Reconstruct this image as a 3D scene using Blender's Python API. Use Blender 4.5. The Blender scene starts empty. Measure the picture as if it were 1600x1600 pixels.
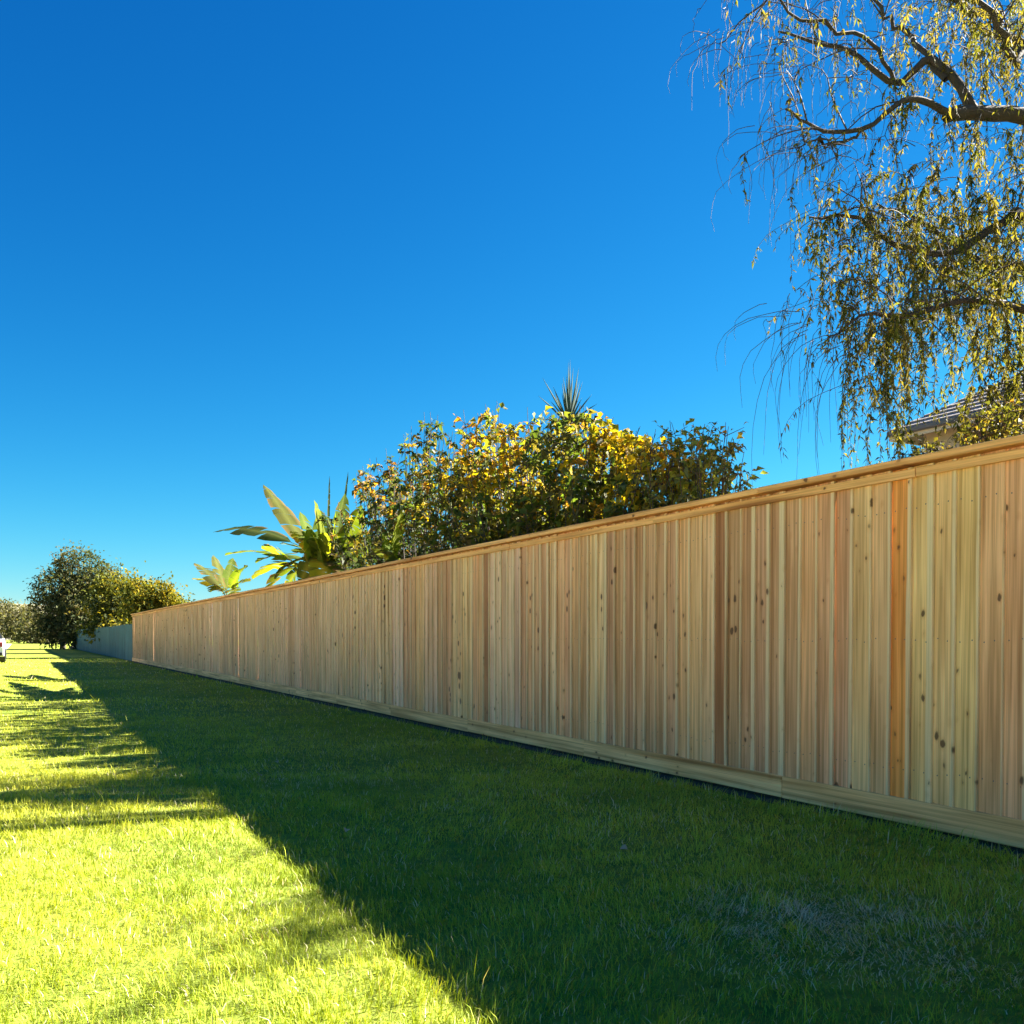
import bpy, bmesh, math, random
import numpy as np
from mathutils import Vector, Matrix, Quaternion

R = math.radians
rng = np.random.default_rng(7)
random.seed(7)
scene = bpy.context.scene
col = scene.collection

# ------------------------------------------------------------------ camera, sky, sun, exposure
FPX, HOR, CAMZ = 1500.0, 995.0, 1.07          # focal length and horizon in photo pixels, eye height in metres
TILT = 1.2
cam = bpy.data.cameras.new('camera')
cam.sensor_width = 36.0
cam.lens = 36.0 * FPX / 1600.0
cam.shift_y = ((HOR - 800) + math.tan(R(TILT)) * FPX) / 1600.0
cam.clip_start = 0.05
cam.clip_end = 3000
cam_o = bpy.data.objects.new('camera', cam)
col.objects.link(cam_o)
cam_o.location = (0, 0, CAMZ)
cam_o.rotation_euler = (R(90 - TILT), 0, 0)
scene.camera = cam_o

SUN_EL, SUN_AZ = R(32.6), math.atan2(0.889, 0.457)     # azimuth clockwise from +Y
world = bpy.data.worlds.new('World')
scene.world = world
world.use_nodes = True
wn, wl = world.node_tree.nodes, world.node_tree.links
wn.clear()
sky = wn.new('ShaderNodeTexSky')
sky.sky_type = 'NISHITA'
sky.sun_disc = False
sky.sun_elevation = SUN_EL
sky.sun_rotation = SUN_AZ
sky.altitude = 400
sky.air_density = 1.0
sky.dust_density = 0.0
sky.ozone_density = 3.0
# deep polarised blue: each channel of the sky gets its own contrast
sc = wn.new('ShaderNodeVectorMath'); sc.operation = 'SCALE'; sc.inputs['Scale'].default_value = 0.20
sp = wn.new('ShaderNodeSeparateXYZ'); cb = wn.new('ShaderNodeCombineXYZ')
wl.new(sky.outputs[0], sc.inputs[0]); wl.new(sc.outputs[0], sp.inputs[0])
for ch, (gain, power) in enumerate(((0.30, 2.5), (0.584, 1.29), (0.746, 0.90))):
    pw = wn.new('ShaderNodeMath'); pw.operation = 'POWER'; pw.inputs[1].default_value = power
    ml = wn.new('ShaderNodeMath'); ml.operation = 'MULTIPLY'; ml.inputs[1].default_value = gain
    wl.new(sp.outputs[ch], pw.inputs[0]); wl.new(pw.outputs[0], ml.inputs[0]); wl.new(ml.outputs[0], cb.inputs[ch])
bg = wn.new('ShaderNodeBackground')
bg.inputs['Strength'].default_value = 0.120
wo = wn.new('ShaderNodeOutputWorld')
wl.new(cb.outputs[0], bg.inputs['Color'])
wl.new(bg.outputs[0], wo.inputs['Surface'])

sd = bpy.data.lights.new('sun', 'SUN')
sd.energy = 4.4
sd.angle = R(0.5)
sd.color = (1.0, 0.94, 0.83)
so = bpy.data.objects.new('sun', sd)
col.objects.link(so)
sv = Vector((math.sin(SUN_AZ) * math.cos(SUN_EL), math.cos(SUN_AZ) * math.cos(SUN_EL), math.sin(SUN_EL)))
so.rotation_euler = sv.to_track_quat('Z', 'Y').to_euler()
so.location = (20, 10, 20)

scene.view_settings.view_transform = 'Standard'
scene.view_settings.look = 'None'
scene.view_settings.exposure = 3.22
scene.view_settings.gamma = 1.0
scene.view_settings.use_curve_mapping = False
scene.render.engine = 'CYCLES'
scene.cycles.max_bounces = 8
scene.cycles.transparent_max_bounces = 8

# ------------------------------------------------------------------ helpers
def srgb(r, g, b):
    f = lambda c: ((c / 255) / 12.92) if c / 255 <= 0.04045 else (((c / 255) + 0.055) / 1.055) ** 2.4
    return (f(r), f(g), f(b))

def at(x, y, D):
    """world point seen at photo pixel (x, y) at depth D"""
    return Vector(((x - 800) / FPX * D, D, CAMZ + (HOR - y) / FPX * D))

def tag(o, label=None, cat=None, group=None, kind=None):
    if label: o['label'] = label
    if cat: o['category'] = cat
    if group: o['group'] = group
    if kind: o['kind'] = kind
    return o

def empty(name, loc=(0, 0, 0), rz=0.0):
    o = bpy.data.objects.new(name, None)
    o.empty_display_size = 0.2
    col.objects.link(o)
    o.location = loc
    o.rotation_euler = (0, 0, rz)
    return o

def link(name, me, mat, parent=None):
    o = bpy.data.objects.new(name, me)
    col.objects.link(o)
    if mat is not None and len(me.materials) == 0:
        me.materials.append(mat)
    if parent is not None:
        o.parent = parent
    return o

def np_mesh(name, V, F, colr=None, smooth=False, quads=False):
    """fast mesh from numpy arrays; F is (n,3) or (n,4)"""
    me = bpy.data.meshes.new(name)
    V = np.asarray(V, np.float32); F = np.asarray(F, np.int32)
    k = F.shape[1]
    me.vertices.add(len(V)); me.vertices.foreach_set('co', V.ravel())
    me.loops.add(F.size); me.loops.foreach_set('vertex_index', F.ravel())
    me.polygons.add(len(F))
    me.polygons.foreach_set('loop_start', np.arange(0, F.size, k, dtype=np.int32))
    me.polygons.foreach_set('loop_total', np.full(len(F), k, np.int32))
    if smooth:
        me.polygons.foreach_set('use_smooth', np.ones(len(F), bool))
    if colr is not None:
        a = me.attributes.new('tint', 'FLOAT_COLOR', 'POINT')
        c = np.ones((len(V), 4), np.float32); c[:, :3] = colr
        a.data.foreach_set('color', c.ravel())
    me.update(calc_edges=True)
    return me

def bm_mesh(name, bm):
    me = bpy.data.meshes.new(name)
    bm.to_mesh(me); bm.free()
    return me

def bm_box(bm, x0, x1, y0, y1, z0, z1, bev=0.0):
    vs = [bm.verts.new((x, y, z)) for z in (z0, z1) for y in (y0, y1) for x in (x0, x1)]
    fs = [(0, 2, 3, 1), (4, 5, 7, 6), (0, 1, 5, 4), (2, 6, 7, 3), (0, 4, 6, 2), (1, 3, 7, 5)]
    faces = [bm.faces.new([vs[i] for i in f]) for f in fs]
    if bev > 0:
        es = set(e for f in faces for e in f.edges)
        bmesh.ops.bevel(bm, geom=list(es), offset=bev, segments=1, affect='EDGES')
    return faces

def box_mesh(name, *a, bev=0.0):
    bm = bmesh.new(); bm_box(bm, *a, bev=bev)
    return bm_mesh(name, bm)

def vnoise(x, y, scale, seed):
    r = np.random.default_rng(seed)
    g = r.random((128, 128))
    u = np.asarray(x) / scale; v = np.asarray(y) / scale
    i = np.floor(u).astype(int); j = np.floor(v).astype(int)
    fu = u - i; fv = v - j
    fu = fu * fu * (3 - 2 * fu); fv = fv * fv * (3 - 2 * fv)
    a = g[i % 128, j % 128]; b = g[(i + 1) % 128, j % 128]
    c = g[i % 128, (j + 1) % 128]; d = g[(i + 1) % 128, (j + 1) % 128]
    return (a * (1 - fu) + b * fu) * (1 - fv) + (c * (1 - fu) + d * fu) * fv

def unit(a):
    return a / np.maximum(np.linalg.norm(a, axis=-1, keepdims=True), 1e-9)

class Leaves:
    """collects folded leaf blades (2 or 4 triangles each) with a colour of their own"""
    def __init__(s): s.P = []; s.D = []; s.N = []; s.L = []; s.W = []; s.C = []
    def add(s, p, d, n, l, w, c):
        p = np.atleast_2d(p); k = len(p)
        s.P.append(p); s.D.append(np.broadcast_to(d, (k, 3))); s.N.append(np.broadcast_to(n, (k, 3)))
        s.L.append(np.broadcast_to(l, k)); s.W.append(np.broadcast_to(w, k)); s.C.append(np.broadcast_to(c, (k, 3)))
    def build(s, name, mat, parent, droop=0.25, fold=0.18):
        P = np.concatenate(s.P); D = unit(np.concatenate(s.D)); N = np.concatenate(s.N)
        L = np.concatenate(s.L)[:, None]; W = np.concatenate(s.W)[:, None]; C = np.concatenate(s.C)
        S = unit(np.cross(D, N)); N = unit(np.cross(S, D))
        n = len(P)
        down = np.array([0, 0, -1.0])
        v0 = P
        v1 = P + D * L * 0.42 + S * W * 0.5 + N * W * fold
        v2 = P + D * L * 0.42 - S * W * 0.5 + N * W * fold
        v3 = P + D * L * 0.45
        v4 = P + D * L + down * L * droop
        V = np.stack([v0, v1, v2, v3, v4], 1).reshape(-1, 3)
        b = np.arange(n)[:, None] * 5
        F = np.concatenate([b + np.array([[0, 1, 3]]), b + np.array([[0, 3, 2]]), b + np.array([[1, 4, 3]]), b + np.array([[3, 4, 2]])])
        me = np_mesh(name, V, F, np.repeat(C, 5, 0))
        o = link(name, me, mat, parent)
        o['kind'] = 'stuff'
        return o

class Tubes:
    """collects tapered tubes along polylines into one mesh"""
    def __init__(s, sides=5): s.V = []; s.F = []; s.n = 0; s.k = sides
    def add(s, pts, r0, r1):
        pts = np.asarray(pts, float); m = len(pts); k = s.k
        t = np.gradient(pts, axis=0); t = unit(t)
        ref = np.where(np.abs(t[:, 2:3]) > 0.9, np.array([[1.0, 0, 0]]), np.array([[0, 0, 1.0]]))
        a = unit(np.cross(t, ref)); b = np.cross(t, a)
        rad = np.linspace(r0, r1, m)[:, None, None] if np.isscalar(r0) else np.asarray(r0)[:, None, None]
        ang = np.arange(k) * 2 * math.pi / k
        ring = np.cos(ang)[None, :, None] * a[:, None, :] + np.sin(ang)[None, :, None] * b[:, None, :]
        s.V.append((pts[:, None, :] + ring * rad).reshape(-1, 3))
        i = np.arange(m - 1)[:, None] * k; j = np.arange(k)[None, :]; jn = (j + 1) % k
        f = np.stack([i + j, i + jn, i + k + jn, i + k + j], -1).reshape(-1, 4) + s.n
        s.F.append(f); s.n += m * k
    def build(s, name, mat, parent, kind=None):
        me = np_mesh(name, np.concatenate(s.V), np.concatenate(s.F), smooth=True)
        o = link(name, me, mat, parent)
        if kind: o['kind'] = kind
        return o

def smooth_path(ctrl, n):
    c = np.asarray([tuple(p) for p in ctrl], float)
    m = len(c); t = np.linspace(0, m - 1, n)
    i = np.clip(np.floor(t).astype(int), 0, m - 2); f = (t - i)[:, None]
    p0 = c[np.maximum(i - 1, 0)]; p1 = c[i]; p2 = c[i + 1]; p3 = c[np.minimum(i + 2, m - 1)]
    return 0.5 * ((2 * p1) + (-p0 + p2) * f + (2 * p0 - 5 * p1 + 4 * p2 - p3) * f ** 2 + (-p0 + 3 * p1 - 3 * p2 + p3) * f ** 3)

# ------------------------------------------------------------------ materials
def new_mat(name):
    m = bpy.data.materials.new(name); m.use_nodes = True
    nt = m.node_tree; nt.nodes.clear()
    out = nt.nodes.new('ShaderNodeOutputMaterial')
    return m, nt, out

def N(nt, t, **kw):
    n = nt.nodes.new(t)
    for k, v in kw.items(): setattr(n, k, v)
    return n

def mathn(nt, op, a, b=None, clamp=False):
    n = N(nt, 'ShaderNodeMath', operation=op, use_clamp=clamp)
    for i, v in enumerate((a, b)):
        if v is None: continue
        if isinstance(v, (int, float)): n.inputs[i].default_value = v
        else: nt.links.new(v, n.inputs[i])
    return n.outputs[0]

def mix(nt, fac, a, b, blend='MIX'):
    n = N(nt, 'ShaderNodeMix', data_type='RGBA', blend_type=blend)
    for i, v in ((0, fac), (6, a), (7, b)):
        if isinstance(v, (int, float)): n.inputs[i].default_value = v
        elif isinstance(v, tuple): n.inputs[i].default_value = (*v[:3], 1)
        else: nt.links.new(v, n.inputs[i])
    return n.outputs[2]

def ramp(nt, fac, stops):
    n = N(nt, 'ShaderNodeValToRGB')
    while len(n.color_ramp.elements) < len(stops): n.color_ramp.elements.new(0.5)
    for e, (p, c) in zip(n.color_ramp.elements, stops):
        e.position = p; e.color = (*c[:3], 1) if len(c) >= 3 else (c[0],) * 3 + (1,)
    nt.links.new(fac, n.inputs[0])
    return n.outputs[0]

def simple_mat(name, c, rough=0.6, noise=0.0, scale=8.0, metallic=0.0, bump=0.0):
    m, nt, out = new_mat(name)
    p = N(nt, 'ShaderNodeBsdfPrincipled')
    p.inputs['Roughness'].default_value = rough; p.inputs['Metallic'].default_value = metallic
    if noise > 0:
        tc = N(nt, 'ShaderNodeTexCoord'); no = N(nt, 'ShaderNodeTexNoise')
        no.inputs['Scale'].default_value = scale; no.inputs['Detail'].default_value = 6
        nt.links.new(tc.outputs['Object'], no.inputs['Vector'])
        cc = mix(nt, no.outputs[0], tuple(v * (1 - noise) for v in c), tuple(min(1, v * (1 + noise)) for v in c))
        nt.links.new(cc, p.inputs['Base Color'])
        if bump > 0:
            b = N(nt, 'ShaderNodeBump'); b.inputs['Strength'].default_value = bump; b.inputs['Distance'].default_value = 0.02
            nt.links.new(no.outputs[0], b.inputs['Height']); nt.links.new(b.outputs[0], p.inputs['Normal'])
    else:
        p.inputs['Base Color'].default_value = (*c, 1)
    nt.links.new(p.outputs[0], out.inputs[0])
    return m

def leaf_mat(name, rough=0.45, trans=0.4, warm=(1.25, 1.15, 0.5), spec=0.4):
    m, nt, out = new_mat(name)
    a = N(nt, 'ShaderNodeAttribute', attribute_name='tint')
    p = N(nt, 'ShaderNodeBsdfPrincipled')
    p.inputs['Roughness'].default_value = rough
    p.inputs['Specular IOR Level'].default_value = spec
    nt.links.new(a.outputs['Color'], p.inputs['Base Color'])
    t = N(nt, 'ShaderNodeBsdfTranslucent')
    nt.links.new(mix(nt, 1.0, a.outputs['Color'], warm, 'MULTIPLY'), t.inputs['Color'])
    ms = N(nt, 'ShaderNodeMixShader'); ms.inputs[0].default_value = trans
    nt.links.new(p.outputs[0], ms.inputs[1]); nt.links.new(t.outputs[0], ms.inputs[2])
    nt.links.new(ms.outputs[0], out.inputs[0])
    return m

def wood_mat(name, vertical=True, base=None, gain=1.0, weather=0.0):
    """sawn softwood: grain along the board, knots, pale sapwood along one edge, resin stains.
    Board colour comes from the object's own colour, alpha is the sapwood width."""
    m, nt, out = new_mat(name)
    tc = N(nt, 'ShaderNodeTexCoord'); oi = N(nt, 'ShaderNodeObjectInfo')
    sep = N(nt, 'ShaderNodeSeparateXYZ'); nt.links.new(tc.outputs['Object'], sep.inputs[0])
    along = sep.outputs[2] if vertical else sep.outputs[0]
    across = sep.outputs[0] if vertical else sep.outputs[2]
    rnd = mathn(nt, 'MULTIPLY', oi.outputs['Random'], 137.0)
    def vec(sa, sc):
        c = N(nt, 'ShaderNodeCombineXYZ')
        nt.links.new(mathn(nt, 'MULTIPLY', across, sc), c.inputs[0])
        nt.links.new(mathn(nt, 'MULTIPLY', along, sa), c.inputs[1])
        nt.links.new(rnd, c.inputs[2])
        return c.outputs[0]
    basec = oi.outputs['Color'] if base is None else base
    # broad growth-ring bands and fine fibre
    n1 = N(nt, 'ShaderNodeTexNoise'); n1.inputs['Scale'].default_value = 1; n1.inputs['Detail'].default_value = 3
    nt.links.new(vec(0.55, 34), n1.inputs['Vector'])
    n2 = N(nt, 'ShaderNodeTexNoise'); n2.inputs['Scale'].default_value = 1; n2.inputs['Detail'].default_value = 4
    nt.links.new(vec(2.2, 190), n2.inputs['Vector'])
    n3 = N(nt, 'ShaderNodeTexNoise'); n3.inputs['Scale'].default_value = 1; n3.inputs['Detail'].default_value = 2
    nt.links.new(vec(1.1, 5), n3.inputs['Vector'])
    g1 = ramp(nt, n1.outputs[0], [(0.3, (0.66, 0.58, 0.48)), (0.60, (1.18, 1.19, 1.2))])
    g2 = ramp(nt, n2.outputs[0], [(0.32, (0.82, 0.79, 0.74)), (0.6, (1.08, 1.08, 1.08))])
    g3 = ramp(nt, n3.outputs[0], [(0.3, (0.84, 0.76, 0.66)), (0.6, (1.06, 1.06, 1.06))])
    c = mix(nt, 1.0, basec, g1, 'MULTIPLY')
    c = mix(nt, 1.0, c, g2, 'MULTIPLY')
    c = mix(nt, 1.0, c, g3, 'MULTIPLY')
    # sapwood along the near edge, wandering a little
    if vertical and base is None:
        wob = mathn(nt, 'MULTIPLY', mathn(nt, 'SUBTRACT', n3.outputs[0], 0.5), 0.03)
        d = mathn(nt, 'ADD', mathn(nt, 'ADD', across, 0.073), wob)
        w = mathn(nt, 'MULTIPLY', oi.outputs['Alpha'], 0.06)
        f = mathn(nt, 'MULTIPLY', mathn(nt, 'SUBTRACT', w, d), 160.0, clamp=True)
        f = mathn(nt, 'MULTIPLY', f, 0.8)
        c = mix(nt, f, c, mix(nt, 1.0, (0.86, 0.62, 0.34), g2, 'MULTIPLY'))
    # knots
    vo = N(nt, 'ShaderNodeTexVoronoi'); vo.inputs['Scale'].default_value = 1
    dn = N(nt, 'ShaderNodeTexNoise'); dn.inputs['Scale'].default_value = 1; dn.inputs['Detail'].default_value = 2
    nt.links.new(vec(26, 40), dn.inputs['Vector'])
    va = N(nt, 'ShaderNodeVectorMath', operation='MULTIPLY_ADD')
    nt.links.new(dn.outputs['Color'], va.inputs[0]); va.inputs[1].default_value = (.22, .22, 0); nt.links.new(vec(8, 12), va.inputs[2])
    nt.links.new(va.outputs[0], vo.inputs['Vector'])
    sn = N(nt, 'ShaderNodeTexNoise'); sn.inputs['Scale'].default_value = 1; sn.inputs['Detail'].default_value = 2
    nt.links.new(vec(0.5, 22), sn.inputs['Vector'])
    sf = mathn(nt, 'MULTIPLY', mathn(nt, 'SUBTRACT', sn.outputs[0], 0.58), 7.0, clamp=True)
    c = mix(nt, mathn(nt, 'MULTIPLY', sf, 0.65), c, mix(nt, 1.0, c, (0.55, 0.38, 0.24), 'MULTIPLY'))
    kn = N(nt, 'ShaderNodeTexNoise'); kn.inputs['Scale'].default_value = 1
    nt.links.new(vec(1.3, 2.0), kn.inputs['Vector'])
    size = mathn(nt, 'MULTIPLY', mathn(nt, 'SUBTRACT', kn.outputs[0], 0.44), 1.15)
    dk = mathn(nt, 'SUBTRACT', size, vo.outputs['Distance'])
    kf = mathn(nt, 'MULTIPLY', dk, 16.0, clamp=True)
    halo = mathn(nt, 'MULTIPLY', mathn(nt, 'ADD', dk, 0.16), 4.0, clamp=True)
    c = mix(nt, mathn(nt, 'MULTIPLY', halo, 0.45), c, mix(nt, 1.0, c, (0.72, 0.52, 0.36), 'MULTIPLY'))
    c = mix(nt, mathn(nt, 'MULTIPLY', kf, 0.85), c, (0.10, 0.045, 0.02))
    if gain != 1.0:
        c = mix(nt, 1.0, c, (gain, gain, gain), 'MULTIPLY')
    p = N(nt, 'ShaderNodeBsdfPrincipled')
    p.inputs['Roughness'].default_value = 0.72
    p.inputs['Specular IOR Level'].default_value = 0.25
    nt.links.new(c, p.inputs['Base Color'])
    b = N(nt, 'ShaderNodeBump'); b.inputs['Strength'].default_value = 0.35; b.inputs['Distance'].default_value = 0.003
    nt.links.new(n2.outputs[0], b.inputs['Height']); nt.links.new(b.outputs[0], p.inputs['Normal'])
    nt.links.new(p.outputs[0], out.inputs[0])
    return m

M_board = wood_mat('cedar_board')
M_trim = wood_mat('trim_board', vertical=False)
M_old = wood_mat('weathered_board', base=(0.04, 0.12, 0.14))
M_leaf = leaf_mat('shrub_leaf', rough=0.55, trans=0.5, warm=(1.5, 1.35, 0.4), spec=0.2)
M_willow = leaf_mat('weeping_leaf', rough=0.6, trans=0.55, warm=(1.5, 1.3, 0.45), spec=0.05)
M_far = leaf_mat('far_leaf', rough=0.7, trans=0.35, spec=0.05)
M_banana = leaf_mat('banana_leaf', rough=0.75, trans=0.55, warm=(1.5, 1.4, 0.3), spec=0.04)
M_grass = leaf_mat('grass_blade', rough=0.5, trans=0.14, warm=(1.6, 1.3, 0.25), spec=0.1)
M_bark = simple_mat('bark', (0.038, 0.030, 0.024), 0.9, 0.45, 14, bump=0.6)
M_stem = simple_mat('green_stem', (0.13, 0.15, 0.05), 0.7, 0.3, 10)
M_twig = simple_mat('twig', (0.05, 0.038, 0.028), 0.8, 0.3, 20)

# ------------------------------------------------------------------ ground
FO = Vector((2.52, 4.73, 0))                     # fence line where it leaves the frame
TH = math.atan2(772, FPX)
FA = Vector((-math.sin(TH), math.cos(TH), 0))    # along the fence, away from the camera
FN = Vector((math.cos(TH), math.sin(TH), 0))     # through the fence, into the garden
FENCE_RZ = math.atan2(FA.y, FA.x)

def ground_mat():
    m, nt, out = new_mat('lawn_ground')
    tc = N(nt, 'ShaderNodeTexCoord')
    a = N(nt, 'ShaderNodeTexNoise'); a.inputs['Scale'].default_value = 0.55; a.inputs['Detail'].default_value = 8; a.inputs['Roughness'].default_value = 0.62
    b = N(nt, 'ShaderNodeTexNoise'); b.inputs['Scale'].default_value = 9; b.inputs['Detail'].default_value = 8; b.inputs['Roughness'].default_value = 0.7
    nt.links.new(tc.outputs['Object'], a.inputs['Vector']); nt.links.new(tc.outputs['Object'], b.inputs['Vector'])
    c = ramp(nt, a.outputs[0], [(0.32, (0.145, 0.20, 0.024)), (0.55, (0.22, 0.26, 0.034)), (0.72, (0.29, 0.30, 0.06))])
    g = ramp(nt, b.outputs[0], [(0.3, (0.55, 0.55, 0.55)), (0.7, (1.25, 1.25, 1.25))])
    c = mix(nt, 1.0, c, g, 'MULTIPLY')
    p = N(nt, 'ShaderNodeBsdfPrincipled'); p.inputs['Roughness'].default_value = 0.9
    p.inputs['Specular IOR Level'].default_value = 0.1
    nt.links.new(c, p.inputs['Base Color'])
    bp = N(nt, 'ShaderNodeBump'); bp.inputs['Strength'].default_value = 0.8; bp.inputs['Distance'].default_value = 0.05
    nt.links.new(b.outputs[0], bp.inputs['Height']); nt.links.new(bp.outputs[0], p.inputs['Normal'])
    nt.links.new(p.outputs[0], out.inputs[0])
    return m

def build_ground():
    gx = np.concatenate([[-900, -500, -250, -120, -60], np.linspace(-40, 40, 81), [60, 120, 250, 500, 900]])
    gy = np.concatenate([[-300, -120, -50], np.linspace(-20, 120, 141), [160, 250, 400, 700, 1200]])
    X, Y = np.meshgrid(gx, gy, indexing='ij')
    Z = np.zeros_like(X)
    near = (np.abs(X) < 41) & (Y > -21) & (Y < 121)
    Z = np.where(near, (vnoise(X + 50, Y + 50, 3.1, 3) - 0.5) * 0.05, 0)
    # lawn is level where it meets the fence
    d = (X - FO.x) * FN.x + (Y - FO.y) * FN.y
    Z *= np.clip(np.abs(d) / 1.5 - 0.2, 0, 1)
    V = np.stack([X, Y, Z], -1).reshape(-1, 3)
    n = len(gy); i = np.arange(len(gx) - 1)[:, None] * n; j = np.arange(n - 1)[None, :]
    F = np.stack([i + j, i + n + j, i + n + j + 1, i + j + 1], -1).reshape(-1, 4)
    o = link('ground', np_mesh('ground', V, F, smooth=True), ground_mat())
    tag(o, kind='structure')

def ground_z(x, y):
    d = (x - FO.x) * FN.x + (y - FO.y) * FN.y
    near = (np.abs(x) < 41) & (y > -21) & (y < 121)
    return np.where(near, (vnoise(x + 50, y + 50, 3.1, 3) - 0.5) * 0.05, 0) * np.clip(np.abs(d) / 1.5 - 0.2, 0, 1)

build_ground()

M_road = simple_mat('road_concrete', (0.56, 0.52, 0.46), 0.9, 0.16, 2.2, bump=0.3)
def build_road():  # mostly unseen road added beside the car, kept pale to bounce sun onto the fence
    bm = bmesh.new(); bm_box(bm, -40, 160, 5.25, 12.4, -0.3, 0.004)
    o = link('road', bm_mesh('road', bm), M_road); o.location = FO; o.rotation_euler = (0, 0, FENCE_RZ); tag(o, kind='structure')
build_road()

M_soil = simple_mat('garden_soil', (0.055, 0.038, 0.026), 0.95, 0.5, 12, bump=1.0)
bm = bmesh.new(); bm_box(bm, -9, 100, -16, -0.012, -0.3, 0.16)
o = link('garden_bed', bm_mesh('garden_bed', bm), M_soil)  # unseen planting bed, raised to block sun leaking under the fence
o.location = FO; o.rotation_euler = (0, 0, FENCE_RZ); tag(o, kind='structure')
bm = bmesh.new(); bm_box(bm, -8, 42, -0.01, 0.115, -0.2, 0.006)
o = link('soil_shade_strip', bm_mesh('soil_shade_strip', bm), M_soil)  # dark soil that also paints in the shade line along the fence base
o.location = FO; o.rotation_euler = (0, 0, FENCE_RZ); tag(o, kind='structure')

# ------------------------------------------------------------------ the new cedar fence
def fence_x_of_s(s):
    X = FO.x + FA.x * s; D = FO.y + FA.y * s
    return 800 + FPX * X / D

BOARD_TONES = [   # photo column, tone of the boards there (as seen), sapwood width
    (200, (190, 164, 134), .3), (235, (192, 162, 134), .2), (245, (205, 178, 146), .3), (262, (200, 172, 140), .3), (300, (190, 160, 130), .3), (340, (206, 186, 148), .4), (356, (180, 152, 122), .2),
    (380, (202, 178, 136), .3), (420, (196, 174, 132), .4), (447, (200, 176, 140), .2), (455, (176, 126, 84), .1), (464, (206, 188, 150), .3), (480, (182, 152, 118), .4),
    (520, (200, 182, 136), .3), (545, (196, 170, 128), .3), (580, (206, 190, 140), .3), (610, (186, 162, 120), .2), (622, (216, 204, 164), .5), (640, (180, 136, 90), .4), (655, (204, 166, 122), .3),
    (672, (200, 166, 138), .3), (690, (172, 124, 84), .2), (702, (186, 138, 96), .1), (715, (212, 188, 136), .5), (735, (206, 184, 132), .4), (752, (200, 156, 112), .3), (760, (144, 92, 56), .1),
    (770, (208, 196, 154), .5), (790, (206, 188, 148), .6), (806, (208, 200, 158), .6), (820, (180, 132, 92), .4), (838, (186, 140, 96), .5), (852, (180, 138, 92), .6), (868, (206, 178, 140), .7),
    (884, (190, 142, 94), .4), (902, (186, 126, 72), .4), (918, (178, 124, 74), .4), (934, (204, 174, 132), .6), (946, (212, 188, 140), .7), (962, (156, 112, 74), .6),
    (978, (172, 130, 96), .6), (996, (168, 128, 98), .5), (1014, (170, 132, 94), .6), (1030, (172, 128, 88), .5), (1048, (176, 118, 80), .6), (1066, (184, 142, 104), .7), (1086, (204, 164, 124), .3),
    (1100, (206, 170, 130), .4), (1118, (134, 84, 46), .4), (1138, (150, 102, 62), .6), (1160, (160, 116, 78), .8), (1184, (154, 102, 62), .8), (1206, (170, 116, 78), .9), (1228, (172, 126, 82), .6),
    (1250, (176, 134, 94), .6), (1272, (184, 136, 100), .6), (1296, (188, 142, 108), .7), (1318, (178, 132, 102), .4), (1340, (192, 164, 116), .6), (1364, (184, 156, 114), .5), (1384, (194, 158, 112), .4),
    (1402, (196, 128, 46), .5), (1424, (202, 168, 104), .5), (1448, (206, 176, 114), .6), (1474, (204, 178, 118), .6), (1502, (202, 174, 116), .5), (1530, (204, 168, 124), .4),
    (1556, (192, 132, 94), .3), (1584, (190, 134, 80), .6), (1700, (196, 158, 108), .4)]
TX = np.array([t[0] for t in BOARD_TONES])

def board_tone(px):
    i = int(np.argmin(np.abs(TX - px)))
    r, g, b = srgb(*BOARD_TONES[i][1])
    orange = BOARD_TONES[i][1][2] < 62
    m_ = srgb(204, 166, 122)
    r, g, b = (v * .80 + w * .20 for v, w in zip((r, g, b), m_))
    g *= 0.90
    b *= 0.80
    if not orange:
        g = max(0.51 * r, min(g, 0.61 * r)); b = max(0.24 * r, min(b, 0.38 * r))
    return (r, g, b), BOARD_TONES[i][2]

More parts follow.
